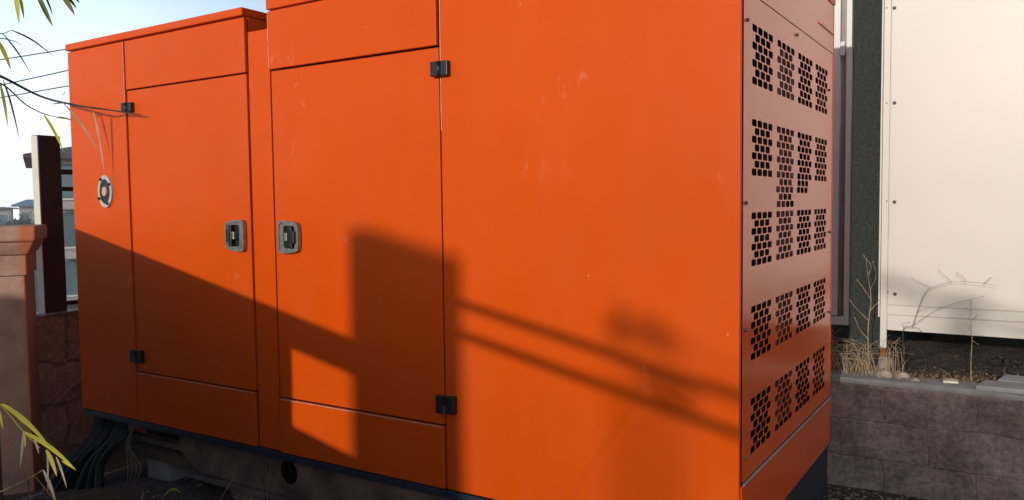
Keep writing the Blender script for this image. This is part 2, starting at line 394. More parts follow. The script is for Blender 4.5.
# hinges
def hinge(parent, x0, x1, y0, y1):
    a = at(x0, y1, Y=-.02); b = at(x1, y0, Y=-.02)
    w = (b.x - a.x); mid = (a.x + b.x) / 2
    h = box('hinge', (a.x, mid - .003, -.030, -.0035, a.z, b.z), M['black'], parent, bevel=.003)
    bm = bmesh.new(); bx(bm, mid + .003, b.x, -.026, .0005, a.z, b.z); link('hinge_leaf', bm, M['black'], h, bevel=.003)
    bm = bmesh.new(); tube(bm, [(mid, -.026, a.z + .002), (mid, -.026, b.z - .002)], .009, 10); link('hinge_pin', bm, M['steel' if False else 'black'], h, smooth=True)
hinge(door1, 122.5, 131, 102, 112.5)
hinge(door1, 131.5, 141, 351, 362)
hinge(door2, 431.5, 447.5, 60, 77)
hinge(door2, 437, 454, 397.5, 412.5)
# round cable port
c = at(106, 191.5, Y=-.012)
def ring(ro, ri, n=36): return [[(ro * math.cos(2 * math.pi * k / n), ro * math.sin(2 * math.pi * k / n)) for k in range(n)], [(ri * math.cos(2 * math.pi * k / n), ri * math.sin(2 * math.pi * k / n)) for k in range(n)]]
mw = T(c.x, -.014, c.z) @ Matrix.Scale(.74, 4, (1, 0, 0))
port = sheet('cable_port', ring(.090, .068), .012, M['boltpale'], gen, mw @ XZ)
sheet('port_gasket', ring(.0685, .032), .010, M['black'], port, mw @ T(0, .001) @ XZ)
for k in range(4):
    bm = bmesh.new(); a = R(30 + 90 * k); bmesh.ops.create_cone(bm, cap_ends=True, segments=8, radius1=.008, radius2=.008, depth=.012, matrix=T(c.x + .058 * math.cos(a), -.024, c.z + .078 * math.sin(a)) @ Matrix.Rotation(R(90), 4, 'X')); link('port_screw', bm, M['black'], port)
bm = bmesh.new(); bmesh.ops.create_cone(bm, cap_ends=True, segments=20, radius1=.031, radius2=.026, depth=.02, matrix=T(c.x, -.016, c.z) @ Matrix.Scale(.74, 4, (1, 0, 0)) @ Matrix.Rotation(R(90), 4, 'X'))
link('port_cap', bm, M['palecap'], port, smooth=False, bevel=.002)
# small lifting lug seen in the roof notch
bm = bmesh.new(); bmesh.ops.create_cone(bm, cap_ends=True, segments=12, radius1=.014, radius2=.014, depth=.01, matrix=T(XB + .002, .22, 2.47) @ Matrix.Rotation(R(90), 4, 'Y')); link('lifting_lug', bm, M['steel'], gen)
# skid
sk = box('skid', (XL + .02, -.004, -.006, 1.45, ZB - .034, ZB - .002), M['navy'], gen, bevel=.003)
M['skidface'] = simple('dirty_skid_beam', (.17, .115, .095), .75, var=.6, scale=6, bump=.5, bscale=30)
out = [(-3.05, .385), (-3.05, .30), (-2.90, .20), (-.012, .18), (-.012, .385)]
hole = [(-2.205 + .062 * math.cos(a * math.pi / 12), .318 + .062 * math.sin(a * math.pi / 12)) for a in range(24)]
hole2 = [(x + 1.55, z) for x, z in hole]
beam = sheet('skid_beam', [out, hole, hole2], .010, M['skidface'], gen, T(0, .045) @ XZ)
box('beam_flange', (-2.95, -.012, -.0, .12, .178, .19), M['skidface'], beam)
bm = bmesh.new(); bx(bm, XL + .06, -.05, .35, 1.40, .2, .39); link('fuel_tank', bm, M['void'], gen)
box('skid_end', (-.02, -.008, .06, 1.45, .18, ZB - .036), M['navy'], gen, bevel=.002)
box('skid_rear_beam', (XL + .03, -.02, 1.40, 1.448, .18, ZB - .036), M['navy'], gen)
bm = bmesh.new(); bx(bm, XL + .15, -3.0, .08, .13, .27, .30); link('skid_cross_rail', bm, M['skidface'], gen)

# supports under the skid
tag(box('timber_plank', (0, .62, 0, .09, 0, .05), M['wood'], bevel=.004, mw=T(-3.55, .02, .215) @ Matrix.Rotation(R(3), 4, 'Z') @ Matrix.Rotation(R(2), 4, 'Y')), 'weathered brown plank wedged under the left end of the orange generator', 'plank')
for i, (x, lb) in enumerate(((-3.28, 'pale broken concrete block under the plank at the left of the generator'), (-2.6, 'dirty support block in the dark under the generator middle'), (-.9, 'concrete support block under the right half of the generator'))):
    bm = bmesh.new(); bx(bm, -.1, .1, -.07, .09, 0, (.125 if i == 0 else .097))
    for v in bm.verts: v.co += Vector((random.uniform(-.02, .02), random.uniform(-.02, .02), 0))
    o = link('concrete_block', bm, M['slab'] if i == 0 else M['rock'], bevel=.01); o.location = (x, .14, GZ); tag(o, lb, 'block', 'blocks carrying the generator skid')

# cables
cb = thing('cable_bundle', 'bundle of black cables running from the generator skid down to the yard', 'cables', at(120, 422, Y=.05))
o0 = Vector(cb.location)
for i in range(20):
    s = i / 19
    p0 = at(98 + 34 * s, 412 + 8 * s, Y=.12); p1 = at(88 + 34 * s + random.uniform(-3, 3), 438, Y=.02 - .05 * s); p2 = at(60 + 42 * s, 468, Y=-.02 - .1 * random.random()); p3 = at(18 + 90 * s + random.uniform(-6, 6), 520, Y=-.15)
    bm = bmesh.new(); tube(bm, [p - o0 for p in spl([p0, p1, p2, p3], 6)], random.choice((.012, .016, .021)), 10)
    link('cable', bm, M['cable'], cb, smooth=True)
for i in range(4):
    a = 130 + i * 2.2
    bm = bmesh.new(); tube(bm, [p - o0 for p in spl([at(a, 420, Y=.03), at(a - 4 - i, 445, Y=0), at(a - 2 + i * 2, 470, Y=-.02), at(a - 5 - 3 * i, 500, Y=-.03)], 6)], .0035, 6)
    link('thin_wire', bm, M['wire'], cb, smooth=True)

# ------------------------------------------------------------------ GROUND / TERRAIN
def hgt(x, y):
    t = max(0., min(1., (-x - 5.4) / 30)); t = t * t * (3 - 2 * t)
    u = max(0., min(1., (-x - 3.4) / .9))
    return GZ - .2 * u - 3.3 * t
bm = bmesh.new()
xs = [-255, -160, -80, -50] + [-36 + 2 * i for i in range(16)] + [-5, -4.6, -4.3, -4, -3.7, -3.4, -3, -2, -1, 0, 1, 2, 4, 8, 20, 60, 150]
ys = [-150, -40, -15, -6, -3, -1, 0, 1, 3, 6, 10, 16, 24, 40, 100, 180, 260]
vg = [[bm.verts.new((x, y, hgt(x, y))) for y in ys] for x in xs]
for i in range(len(xs) - 1):
    for j in range(len(ys) - 1): bm.faces.new((vg[i][j], vg[i + 1][j], vg[i + 1][j + 1], vg[i][j + 1]))
tag(link('ground', bm, M['ground']), kind='structure')
# yard gravel
bm = bmesh.new()
def pebble(bm, p, r):
    g = bmesh.ops.create_icosphere(bm, subdivisions=1, radius=r, matrix=T(*p))
    s = Vector((random.uniform(.7, 1.3), random.uniform(.7, 1.3), random.uniform(.45, .8)))
    for v in g['verts']: d = v.co - Vector(p); v.co = Vector(p) + Vector((d.x * s.x, d.y * s.y, d.z * s.z)) * random.uniform(.85, 1.15)
for i in range(900):
    pebble(bm, (random.uniform(-.3, 1.6), random.uniform(1.2, 1.88), GZ + random.uniform(-.002, .006)), random.uniform(.004, .014))
for i in range(160):
    pebble(bm, (random.uniform(-3.2, -1.5), random.uniform(-.6, .9), GZ + random.uniform(-.002, .006)), random.uniform(.004, .016))
tag(link('gravel', bm, M['rock']), 'loose grey gravel and grit on the dark yard ground', 'gravel', kind='stuff')

# ------------------------------------------------------------------ RIGHT: terrace wall, building, cream cabin
WY = 1.9; WT = at(960, 388, Y=WY).z
wall = thing('retaining_wall', 'low stained grey block wall between the generator and the cream cabin', 'wall', (0, WY, GZ))
bm = bmesh.new()
nx, nz = 60, 10
fr = [[bm.verts.new((-6 + 7.7 * i / nx, 0 + .012 * math.sin(i * 1.7 + j) * (j > 0) + random.uniform(-.004, .004), (WT - .028 - GZ + .1) * j / nz - .1)) for j in range(nz + 1)] for i in range(nx + 1)]
for i in range(nx):
    for j in range(nz): bm.faces.new((fr[i][j], fr[i + 1][j], fr[i + 1][j + 1], fr[i][j + 1]))
bk = [[bm.verts.new((-6 + 7.7 * i / nx, .2, z)) for z in (-.1, WT - .028 - GZ)] for i in range(nx + 1)]
for i in range(nx):
    bm.faces.new((fr[i][nz], fr[i + 1][nz], bk[i + 1][1], bk[i][1])); bm.faces.new((bk[i][0], bk[i][1], bk[i + 1][1], bk[i + 1][0]))
link('wall_face', bm, M['blockwall'], wall)
# cement topping with a broken edge
bm = bmesh.new(); n = 90; top = WT - GZ
a = []
for i in range(n + 1):
    x = -6 + 7.7 * i / n; w = random.uniform(-.012, .006)
    a.append([bm.verts.new(v) for v in ((x, w - .006, top - .030), (x, w - .004, top - .004 + random.uniform(-.004, .003)), (x, w + .012, top), (x, .17 + random.uniform(-.02, .02), top + random.uniform(-.003, .003)), (x, .19, top - .03))])
for i in range(n):
    for k in range(4): bm.faces.new((a[i][k], a[i + 1][k], a[i + 1][k + 1], a[i][k + 1]))
link('wall_topping', bm, M['slab'], wall)
# terrace soil
bm = bmesh.new()
nx, ny = 90, 12
g = [[bm.verts.new((-6 + 7.7 * i / nx, WY + .18 + 3.2 * j / ny, WT - .02 + random.uniform(-.016, .012))) for j in range(ny + 1)] for i in range(nx + 1)]
for i in range(nx):
    for j in range(ny): bm.faces.new((g[i][j], g[i + 1][j], g[i + 1][j + 1], g[i][j + 1]))
tag(link('terrace_ground', bm, M['ground']), kind='structure')

# building behind with the dark stucco
BY = 2.40
bld = thing('building', 'dark green stucco building wall with a white framed window behind the generator', 'building', (0, BY, GZ))
wx0, wx1 = -1.25, at(850.5, 200, Y=BY - .02).x; wz0 = at(848, 325, Y=BY - .02).z; wz1 = 3.1
bm = bmesh.new()
bxl = at(284, 20, Y=BY).x
for b_ in ((bxl, wx0, 0, .3, -.1, 4.6), (wx1, .12, 0, .3, -.1, 4.6), (wx0, wx1, 0, .3, -.1, wz0 - GZ), (wx0, wx1, 0, .3, wz1 - GZ, 4.6)): bx(bm, *b_)
bx(bm, bxl, .12, .3, 5, -.1, 4.6)
bmesh.ops.remove_doubles(bm, verts=bm.verts, dist=.0005)
link('wall', bm, M['stucco'], bld)
fr_ = sheet('window', [[(wx0, wz0 - GZ), (wx1, wz0 - GZ), (wx1, wz1 - GZ), (wx0, wz1 - GZ)], [(wx0 + .04, wz0 - GZ + .05), (wx1 - .028, wz0 - GZ + .05), (wx1 - .028, wz1 - GZ - .05), (wx0 + .04, wz1 - GZ - .05)]], .07, M['whitepvc'], bld, T(0, .0) @ XZ)
sheet('sash', [[(wx0 + .045, wz0 - GZ + .055), (wx1 - .062, wz0 - GZ + .055), (wx1 - .062, wz1 - GZ - .055), (wx0 + .045, wz1 - GZ - .055)], [(wx0 + .1, wz0 - GZ + .10), (wx1 - .098, wz0 - GZ + .10), (wx1 - .098, wz1 - GZ - .10), (wx0 + .1, wz1 - GZ - .10)]], .05, M['whitepvc'], fr_, T(0, -.012) @ XZ)
box('frame_channel', (wx0 + .042, wx1 - .03, .012, .02, wz0 - GZ + .052, wz1 - GZ - .052), M['lead'], fr_)
box('pane', (wx0 + .11, wx1 - .11, .004, .010, wz0 - GZ + .11, wz1 - GZ - .11), M['glass'], fr_)
hp = at(844.5, 50, Y=BY)
box('window_hinge', (hp.x - .012, hp.x + .012, -.06, -.036, hp.z - GZ - .04, hp.z - GZ + .04), M['whitepvc'], fr_, bevel=.004)

CY = 2.22
ob = thing('bounce_block', 'unseen white block added right of the cream cabin to bounce sunlight', 'building', (1.75, 1.75, GZ), R(-42))  # added out of view, bounces sun onto the slotted end
box('wall', (0, 4.2, 0, 2.5, -.1, 3.6), M['hwhite'], ob); box('roof', (-.12, 4.3, -.15, 2.6, 3.603, 3.72), M['lead'], ob, bevel=.01)
cab = thing('cabin', 'cream metal cabin raised above the terrace with screwed side trim', 'cabin', (0, CY, WT))
def c_(px, py): p = at(px, py, Y=CY); return p
xl = c_(882, 100).x; xs_ = c_(890.5, 100).x; zb = c_(1024, 339).z - WT; zt = 2.55
zs1 = c_(950, 308).z - WT; zs2 = c_(950, 318).z - WT
box('cabin_body', (xl + .03, 1.62, .012, 2.6, zb, zt), M['container'], cab)
box('front_panel', (xs_ + .003, 1.62, 0, .0115, zs1 + .002, zt), M['container'], cab, bevel=.0015)
box('front_strip', (xs_ + .003, 1.62, -.001, .0115, zs2 + .002, zs1 - .0025), M['container'], cab, bevel=.0015)
box('bottom_rail', (xs_ + .003, 1.62, -.003, .0115, zb, zs2 - .0025), M['container'], cab, bevel=.0015)
zleg = c_(888, 348).z - WT
box('corner_trim', (xl + .007, xs_ - .002, -.006, .0115, zleg, zt), M['container'], cab, bevel=.002)
box('corner_edge', (xl - .004, xl + .005, -.012, .03, zb + .07, zt), M['creampaint'], cab, bevel=.002)
box('foot', (xl + .012, xs_ - .006, -.004, .03, zleg - .05, zleg + .001), M['rust'], cab, bevel=.003)
box('foot_pad', (xl + .004, xs_ + .03, -.02, .05, -.02, zleg - .048), M['rock'], cab, bevel=.006)
for i, (px, py) in enumerate([(894.5, 8), (894.5, 103), (894.5, 202), (895, 294), (887, 8), (887, 103), (887, 201), (888, 292)]):
    p = c_(px, py); bm = bmesh.new(); r = .0065 if px > 890 else .004
    bmesh.ops.create_cone(bm, cap_ends=True, segments=6 if px > 890 else 10, radius1=r, radius2=r * .8, depth=.010, matrix=T(p.x, -.008, p.z - WT) @ Matrix.Rotation(R(90), 4, 'X'))
    if px > 890: bmesh.ops.create_cone(bm, cap_ends=True, segments=14, radius1=.0095, radius2=.0095, depth=.002, matrix=T(p.x, -.003, p.z - WT) @ Matrix.Rotation(R(90), 4, 'X'))
    link('bolt', bm, M['boltgrey'], cab)

# rubble and slabs on the wall top
def rock(px, py, Y, s, lb, mat='rock'):
    p = at(px, py, Y=Y); bm = bmesh.new(); g = bmesh.ops.create_icosphere(bm, subdivisions=2, radius=1)
    for v in bm.verts:
        k = 1 + .22 * math.sin(v.co.x * 5 + px) * math.cos(v.co.y * 4 + v.co.z * 6)
        v.co = Vector((v.co.x * s[0] * k, v.co.y * s[1] * k, max(-.35, v.co.z) * s[2] * k))
    o = link('stone', bm, M[mat]); o.location = (p.x, Y, WT + s[2] * .3); tag(o, lb, 'stone', 'loose stones on the wall top')
rock(884, 370, 2.0, (.045, .04, .032), 'pale loose stone at the rusty foot of the cream cabin')
rock(902, 371, 2.02, (.040, .035, .026), 'brown loose stone just right of the cabin foot')
rock(915, 375, 1.97, (.025, .02, .012), 'small flat chip on the wall top right of the two stones')
def slab(px, py, Y, w, d, h, rz, lb, mat='slab', tilt=0):
    p = at(px, py, Y=Y); bm = bmesh.new()
    pts = [(-w / 2, -d / 2), (w * .42, -d / 2 - .01), (w / 2, d * .2), (w * .3, d / 2), (-w * .38, d / 2)]
    vs = [[bm.verts.new((x, y, z)) for x, y in pts] for z in (0, h)]
    bm.faces.new(list(reversed(vs[0]))); bm.faces.new(vs[1])
    for i in range(5): bm.faces.new((vs[0][i], vs[0][(i + 1) % 5], vs[1][(i + 1) % 5], vs[1][i]))
    o = link('stone_slab', bm, M[mat], bevel=.003); o.location = (p.x, Y, WT + .001); o.rotation_euler = (R(tilt), 0, rz); tag(o, lb, 'slab', 'slabs on the wall top')
slab(1016, 386, 1.97, .34, .16, .024, 0.05, 'large pale flat slab lying on the wall top at the right edge')
slab(950, 377, 2.02, .075, .05, .012, .3, 'small white tile piece lying in the leaf litter on the wall', 'creampaint', 4)
slab(1016, 378, 2.13, .14, .08, .03, -.2, 'grey slab leaning behind the large pale slab', 'slab', 12)

# leaf litter
bm = bmesh.new()
def leafquad(bm, p, L_, w, rot):
    mw = T(*p) @ rot
    vs = [bm.verts.new(mw @ Vector(q)) for q in ((0, 0, 0), (L_ * .45, w, .002), (L_, 0, L_ * .15), (L_ * .45, -w, .002))]
    bm.faces.new(vs)
from mathutils import Euler
def rrot(k=.6): return Euler((random.uniform(-k, k), random.uniform(-k, k), random.uniform(0, 6.28))).to_matrix().to_4x4()
for i in range(1900):
    x = random.choice((random.uniform(.1, 1.4), random.gauss(.55, .14), random.uniform(-.5, .2)))
    leafquad(bm, (x, 2.0 + abs(random.gauss(0, .16)), WT + random.uniform(-.014, .014)), random.uniform(.006, .026), random.uniform(.002, .006), rrot(1.0))
tag(link('leaf_litter', bm, M['litter']), 'dry straw coloured leaf litter on the terrace under the cabin', 'litter', kind='stuff')

bm = bmesh.new()
for i in range(420):
    pebble(bm, (random.uniform(-.4, 1.5), random.uniform(2.02, 3.1), WT + random.uniform(-.02, -.002)), random.uniform(.006, .022))
tag(link('rubble', bm, M['clod']), 'dark crumbly soil lumps on the terrace under the cabin', 'rubble', kind='stuff')
# dry grass clumps and weeds
def clump(name, lb, px0, px1, pyb, n, hmin, hmax, Y0, Y1, mat='straw', group=None, lean=.5):
    base = at((px0 + px1) / 2, pyb, Y=(Y0 + Y1) / 2); bm = bmesh.new(); o0 = Vector((base.x, (Y0 + Y1) / 2, WT))
    for i in range(n):
        Y = random.uniform(Y0, Y1); p = at(random.uniform(px0, px1), pyb, Y=Y); p.z = WT - .01
        h = random.uniform(hmin, hmax); dx, dy = random.uniform(-lean, lean) * h, random.uniform(-lean, lean * .4) * h
        q = p + Vector((dx * .4, dy * .4, h * .7)); e = p + Vector((dx * 1.3, dy, h * random.uniform(.6, 1.0)))
        tube(bm, [v - o0 for v in spl([p, q, e], 4)], random.uniform(.0007, .0017), 4, taper=.0004)
        if random.random() < .5:
            f = q.lerp(e, random.random()); ee = f + Vector((random.uniform(-.06, .06), random.uniform(-.03, .03), random.uniform(-.02, .07)))
            tube(bm, [f - o0, f.lerp(ee, .5) - o0 + Vector((0, 0, .008)), ee - o0], .0009, 4, taper=.0004)
    o = link(name, bm, M[mat]); o.location = o0; return tag(o, lb, 'dry grass', group)
clump('dry_grass', 'tangled pale dry grass beside the slotted end of the generator', 822, 852, 368, 62, .08, .26, 1.96, 2.12, lean=1.0)
clump('dry_grass', 'golden dry grass tuft in front of the dark stucco strip', 852, 880, 369, 50, .07, .24, 1.96, 2.12, lean=1.0)
clump('dry_grass', 'thin dry stalks around the rusty foot of the cream cabin', 884, 905, 371, 16, .10, .26, 2.0, 2.08, lean=.3)

def weed(name, lb, paths, r, mat, Y, cat='weed'):
    o0 = at(*paths[0][0], Y=Y); bm = bmesh.new()
    for k, pth in enumerate(paths):
        pts = [at(x, y, Y=Y + .015 * math.sin(i * 1.3 + k)) - o0 for i, (x, y) in enumerate(pth)]
        tube(bm, spl(pts, 5), r * (1 if k == 0 else .55), 6, taper=r * .3)
        if k: # bud at the tip
            bmesh.ops.create_icosphere(bm, subdivisions=1, radius=r * 1.3, matrix=T(*pts[-1]))
    o = link(name, bm, M[mat]); o.location = o0; return tag(o, lb, cat)
weed('dry_stalk', 'tall yellow dry stalk standing against the dark stucco strip', [[(869, 372), (868, 330), (871, 300), (868, 276), (866, 258)], [(870, 298), (862, 286), (857, 280)], [(870, 290), (876, 276), (873, 262)], [(868, 276), (871, 266), (864, 256)], [(869, 312), (877, 303), (879, 300)], [(868, 320), (856, 308), (850, 300)], [(869, 340), (860, 330), (855, 318)]], .0028, 'straw', 2.04)
weed('bare_twig', 'grey bare twig arching to the right in front of the cream cabin', [[(905, 372), (903, 345), (904, 328), (912, 326), (917, 312), (924, 295), (931, 288), (952, 282), (981, 283), (998, 286)], [(912, 326), (934, 311), (956, 303), (984, 296)], [(931, 288), (921, 283), (912, 278)], [(952, 282), (946, 277), (939, 270)], [(966, 282), (962, 276), (957, 273)], [(904, 328), (902, 324), (909, 322)], [(912, 327), (918, 328), (921, 331)], [(984, 283), (989, 279), (991, 278)], [(917, 312), (926, 308), (940, 307)]], .0021, 'twig', 2.10)
weed('dry_stalk', 'single upright dry stalk with small side buds at the right of the terrace', [[(971, 380), (971, 360), (972, 340), (971, 320), (972, 300)], [(972, 340), (976, 343), (978, 344)], [(971, 330), (966, 322)], [(972, 320), (977, 315)], [(971, 312), (967, 308)], [(972, 304), (970, 300)], [(972, 342), (972, 338)]], .0022, 'straw', 2.05)
weed('dry_stalk', 'thin dark curved stalk between the cabin foot and the upright stalk', [[(925, 374), (926, 362), (921, 350), (916, 345)], [(921, 350), (918, 349)]], .0018, 'twig', 2.05)

# ------------------------------------------------------------------ LEFT: pillar, wall, post, railing
pil = thing('gate_pillar', 'stained terracotta rendered pillar with moulded cap at the left edge', 'pillar', (-4.62, -.165, GZ), R(57))
H = 1.505 - GZ
def frus(bm, a, b, z0, z1):
    vs = [bm.verts.new((sx * r, sy * r, z)) for z, r in ((z0, a), (z1, b)) for sx, sy in ((-1, -1), (1, -1), (1, 1), (-1, 1))]
    bm.faces.new(vs[3::-1]); bm.faces.new(vs[4:])
    for i in range(4): bm.faces.new((vs[i], vs[(i + 1) % 4], vs[4 + (i + 1) % 4], vs[4 + i]))
bm = bmesh.new(); frus(bm, .228, .228, -.4, H - .30); link('shaft', bm, M['pillar'], pil, bevel=.008)
bm = bmesh.new(); frus(bm, .240, .242, H - .298, H - .175); frus(bm, .25, .29, H - .173, H - .097); link('cap_moulding', bm, M['pillar'], pil, bevel=.008)
bm = bmesh.new(); frus(bm, .302, .307, H - .095, H); link('cap', bm, M['pillar'], pil, bevel=.018, seg=3)

WBX = -4.72; WBT = at(60, 314, X=WBX).z
wb = thing('boundary_wall', 'low brown block wall behind the left end of the generator', 'wall', (WBX, .2, GZ))
bm = bmesh.new(); ny, nz = 40, 8
fr = [[bm.verts.new((random.uniform(-.006, .006), -.1 + 7 * i / ny, (WBT - GZ + .35) * j / nz - .35)) for j in range(nz + 1)] for i in range(ny + 1)]
for i in range(ny):
    for j in range(nz): bm.faces.new((fr[i][j], fr[i + 1][j], fr[i + 1][j + 1], fr[i][j + 1]))
bb = [[bm.verts.new((-.2, -.1 + 7 * i / ny, z)) for z in (-.35, WBT - GZ)] for i in range(ny + 1)]
for i in range(ny):
    bm.faces.new((fr[i][nz], fr[i + 1][nz], bb[i + 1][1], bb[i][1])); bm.faces.new((bb[i][0], bb[i][1], bb[i + 1][1], bb[i + 1][0]))
link('wall_blocks', bm, M['leftwall'], wb)
# raking mortar patch / buttress seen low on the wall
bm = bmesh.new(); tube(bm, [at(52, 408, X=WBX + .01) - wb.location, at(66, 392, X=WBX + .012) - wb.location, at(84, 378, X=WBX + .01) - wb.location], .012, 6); link('mortar_ridge', bm, M['leftwall'], wb)

fen = thing('railing', 'maroon steel post with sunlit edge painted in cream and thin rails on the low brown wall', 'railing', (WBX - .08, at(48, 312, X=WBX - .05).y, WBT), R(0))
fx = WBX - .08
pc = at(51, 312, X=fx + .05); ztop = at(48, 136, X=fx).z - WBT
mw = T(0, pc.y - fen.location.y + .045, 0) @ Matrix.Rotation(R(4), 4, 'Z')
bm = bmesh.new(); bx(bm, -.035, .040, -.080, .072, 0, ztop, mw=mw); link('post', bm, M['maroon'], fen, bevel=.004)
bm = bmesh.new(); bx(bm, -.032, .037, -.0845, -.0815, .01, ztop - .005, mw=mw); link('painted_sun_edge', bm, M['creampaint'], fen)  # cream colour paints the bright sunlit face of the maroon post
bm = bmesh.new(); bx(bm, -.1, .1, -.12, .12, 0.001, .012, mw=mw); link('post_foot', bm, M['lead'], fen)
for py, h in ((172, .035), (189, .03), (303, .03)):
    z = at(66, py, X=fx).z - WBT
    bm = bmesh.new(); bx(bm, -.015, .015, pc.y - fen.location.y + .05, 4.5, z - h / 2, z + h / 2); link('rail', bm, M['maroon'], fen, bevel=.003)
bm = bmesh.new(); bx(bm, -.05, .05, 4.5, 4.6, 0, ztop); link('post', bm, M['maroon'], fen, bevel=.004)

# ------------------------------------------------------------------ far houses
def house(name, lb, X, px0, px1, py_eave, py_ridge, py_base, mats, storeys, win, depth=9, eave_px=None, group='houses beyond the boundary wall'):
    a = at(px0, py_eave, X=X); b = at(px1, py_eave, X=X)
    z1 = a.z; zb_ = at(px0, py_base, X=X).z
    h = thing(name, lb, 'house', (X, a.y, zb_), R(-27), group)
    W = (b.y - a.y) * .84; H = z1 - zb_
    box('wall', (-depth, 0, 0, W, 0, H), mats[0], h)
    zr = at(px0, py_ridge, X=X).z - zb_
    o = 1.0 if eave_px is None else a.y - at(eave_px, py_eave, X=X).y
    bm = bmesh.new()
    v = [bm.verts.new(p) for p in ((.9, -o, H - .05), (.9, W + o, H - .05), (-depth - .9, W + o, H - .05), (-depth - .9, -o, H - .05), (.9, -o, H + .12), (.9, W + o, H + .12), (-depth - .9, W + o, H + .12), (-depth - .9, -o, H + .12), (-depth * .5, W * .3 + .0, zr), (-depth * .5, W * .7, zr))]
    for f in ((3, 2, 1, 0), (0, 1, 5, 4), (1, 2, 6, 5), (2, 3, 7, 6), (3, 0, 4, 7), (4, 5, 9, 8), (5, 6, 9), (6, 7, 8, 9), (7, 4, 8)): bm.faces.new([v[i] for i in f])
    link('roof', bm, mats[1], h)
    sh = H / storeys
    for s in range(storeys):
        n = max(2, int(W / win[0]))
        for k in range(n):
            y0 = W * (k + .14) / n; y1 = W * (k + .86) / n; z0 = s * sh + sh * win[1]; zz = s * sh + sh * win[2]
            f = sheet('window', [[(y0, z0), (y1, z0), (y1, zz), (y0, zz)], [(y0 + .08, z0 + .08), (y1 - .08, z0 + .08), (y1 - .08, zz - .08), (y0 + .08, zz - .08)]], .1, M['whitepvc'], h, T(.06) @ YZ)
            box('pane', (.012, .03, y0 + .08, y1 - .08, z0 + .08, zz - .08), M['bluegrey'], f)
        if s: box('balcony_slab', (0.005, .9, 0, W, s * sh - .12, s * sh + .22), mats[2], h)
    return h
M['hwall'] = simple('pale_render', (.42, .38, .36), .8, var=.1, scale=.5)
M['hroof'] = simple('brown_roof', (.10, .06, .05), .8, var=.3, scale=2)
M['hroofblue'] = simple('blue_grey_roof', (.16, .24, .34), .7, var=.2)
M['hband'] = simple('pale_band', (.46, .43, .42), .8)
house('house', 'three storey house with dark windows and pale bands behind the railing', -38, 49, 160, 158, 138, 305, (M['hwall'], M['hroof'], M['hband']), 3, (1.5, .14, .92), eave_px=26)
house('house', 'small hazy house with a domed blue grey roof above the pillar', -120, 19, 44, 206, 199, 235, (M['hwall'], M['hroofblue'], M['hband']), 1, (4, .2, .8), depth=14)
house('house', 'low hazy grey house at the far left edge of the picture', -135, -22, 13, 209, 207, 235, (M['hwall'], M['hroof'], M['hband']), 1, (4, .2, .8), depth=14)

# small trees between far houses
def tree(name, lb, base, h, cr, nleaf, mat, trunk_r=.15, leaf=.25, squash=.8, group=None, crown_z=None):
    t = thing(name, lb, 'tree', base, 0, group)
    cz = h * .62 if crown_z is None else crown_z
    bm = bmesh.new(); tube(bm, spl([(0, 0, -.2), (.05 * h * .2, 0, h * .3), (0, .03 * h, cz + cr * .3)], 5), trunk_r, 8, taper=trunk_r * .3)
    tips = []
    for i in range(9):
        a = i * 2.4 + random.random(); z = cz - cr * .5 + random.random() * cr
        e = Vector((math.cos(a) * cr * random.uniform(.5, .95), math.sin(a) * cr * random.uniform(.5, .95), z + cr * random.uniform(.1, .5)))
        s = Vector((0, 0, max(h * .25, cz - cr * .7 + i * .05 * cr))); tube(bm, spl([s, s.lerp(e, .5) + Vector((0, 0, .1 * cr)), e], 4), trunk_r * .35, 6, taper=trunk_r * .06); tips += [e, s.lerp(e, .6)]
    link('trunk', bm, M['bark'], t)
    bm = bmesh.new()
    for i in range(nleaf):
        c = random.choice(tips); v = Vector((random.gauss(0, 1), random.gauss(0, 1), random.gauss(0, .8))) * cr * .22
        leafquad(bm, c + v, leaf * random.uniform(.6, 1.3), leaf * .28, rrot(1.4))
    link('crown', bm, mat, t)
    return t
for i, (px, X, hh, lb) in enumerate(((14, -95, 3.8, 'hazy dark tree between the two far houses'), (-6, -100, 3.2, 'hazy bushy tree at the far left edge in front of the low house'), (28, -98, 3.0, 'low hazy tree in front of the domed roof house'))):
    p = at(px, 222, X=X); tree('tree', lb, (X, p.y, hgt(X, 0)), hh + .1, 1.6, 1200, M['leaf_dark'], .2, .5, group='far trees')
# green strip at the house foot
bm = bmesh.new()
for i in range(5000):
    X = random.uniform(-33, -17); y = at(64 + random.uniform(-40, 60), 300, X=X).y
    mw_ = rrot(.5); leafquad(bm, (X, y, hgt(X, y) + random.uniform(0, .25)), random.uniform(.1, .35), .03, mw_ @ Matrix.Rotation(R(-70), 4, 'Y'))
tag(link('grass', bm, M['leaf_yellow'] if False else M['grass']), 'rough sunlit grass below the house beyond the railing', 'grass', kind='stuff')

# overhead lines
for i, (y0, y1, lb) in enumerate(((59.5, 48.5, 'highest thin overhead cable crossing the sky left of the generator'), (85, 70, 'middle thin overhead cable crossing the sky left of the generator'), (97.5, 85.5, 'lowest thin overhead cable crossing the sky left of the generator'))):
    a = at(-60, y0 + (y0 - y1) * .9, X=-24); c = at(67, y1, X=-20); e = c + (c - a) * 2.2
    bm = bmesh.new(); mid = a.lerp(e, .5) - Vector((0, 0, .02)); tube(bm, spl([a, mid, e], 10), .014, 6)
    tag(link('overhead_cable', bm, M['cable']), lb, 'cable', 'overhead cables')

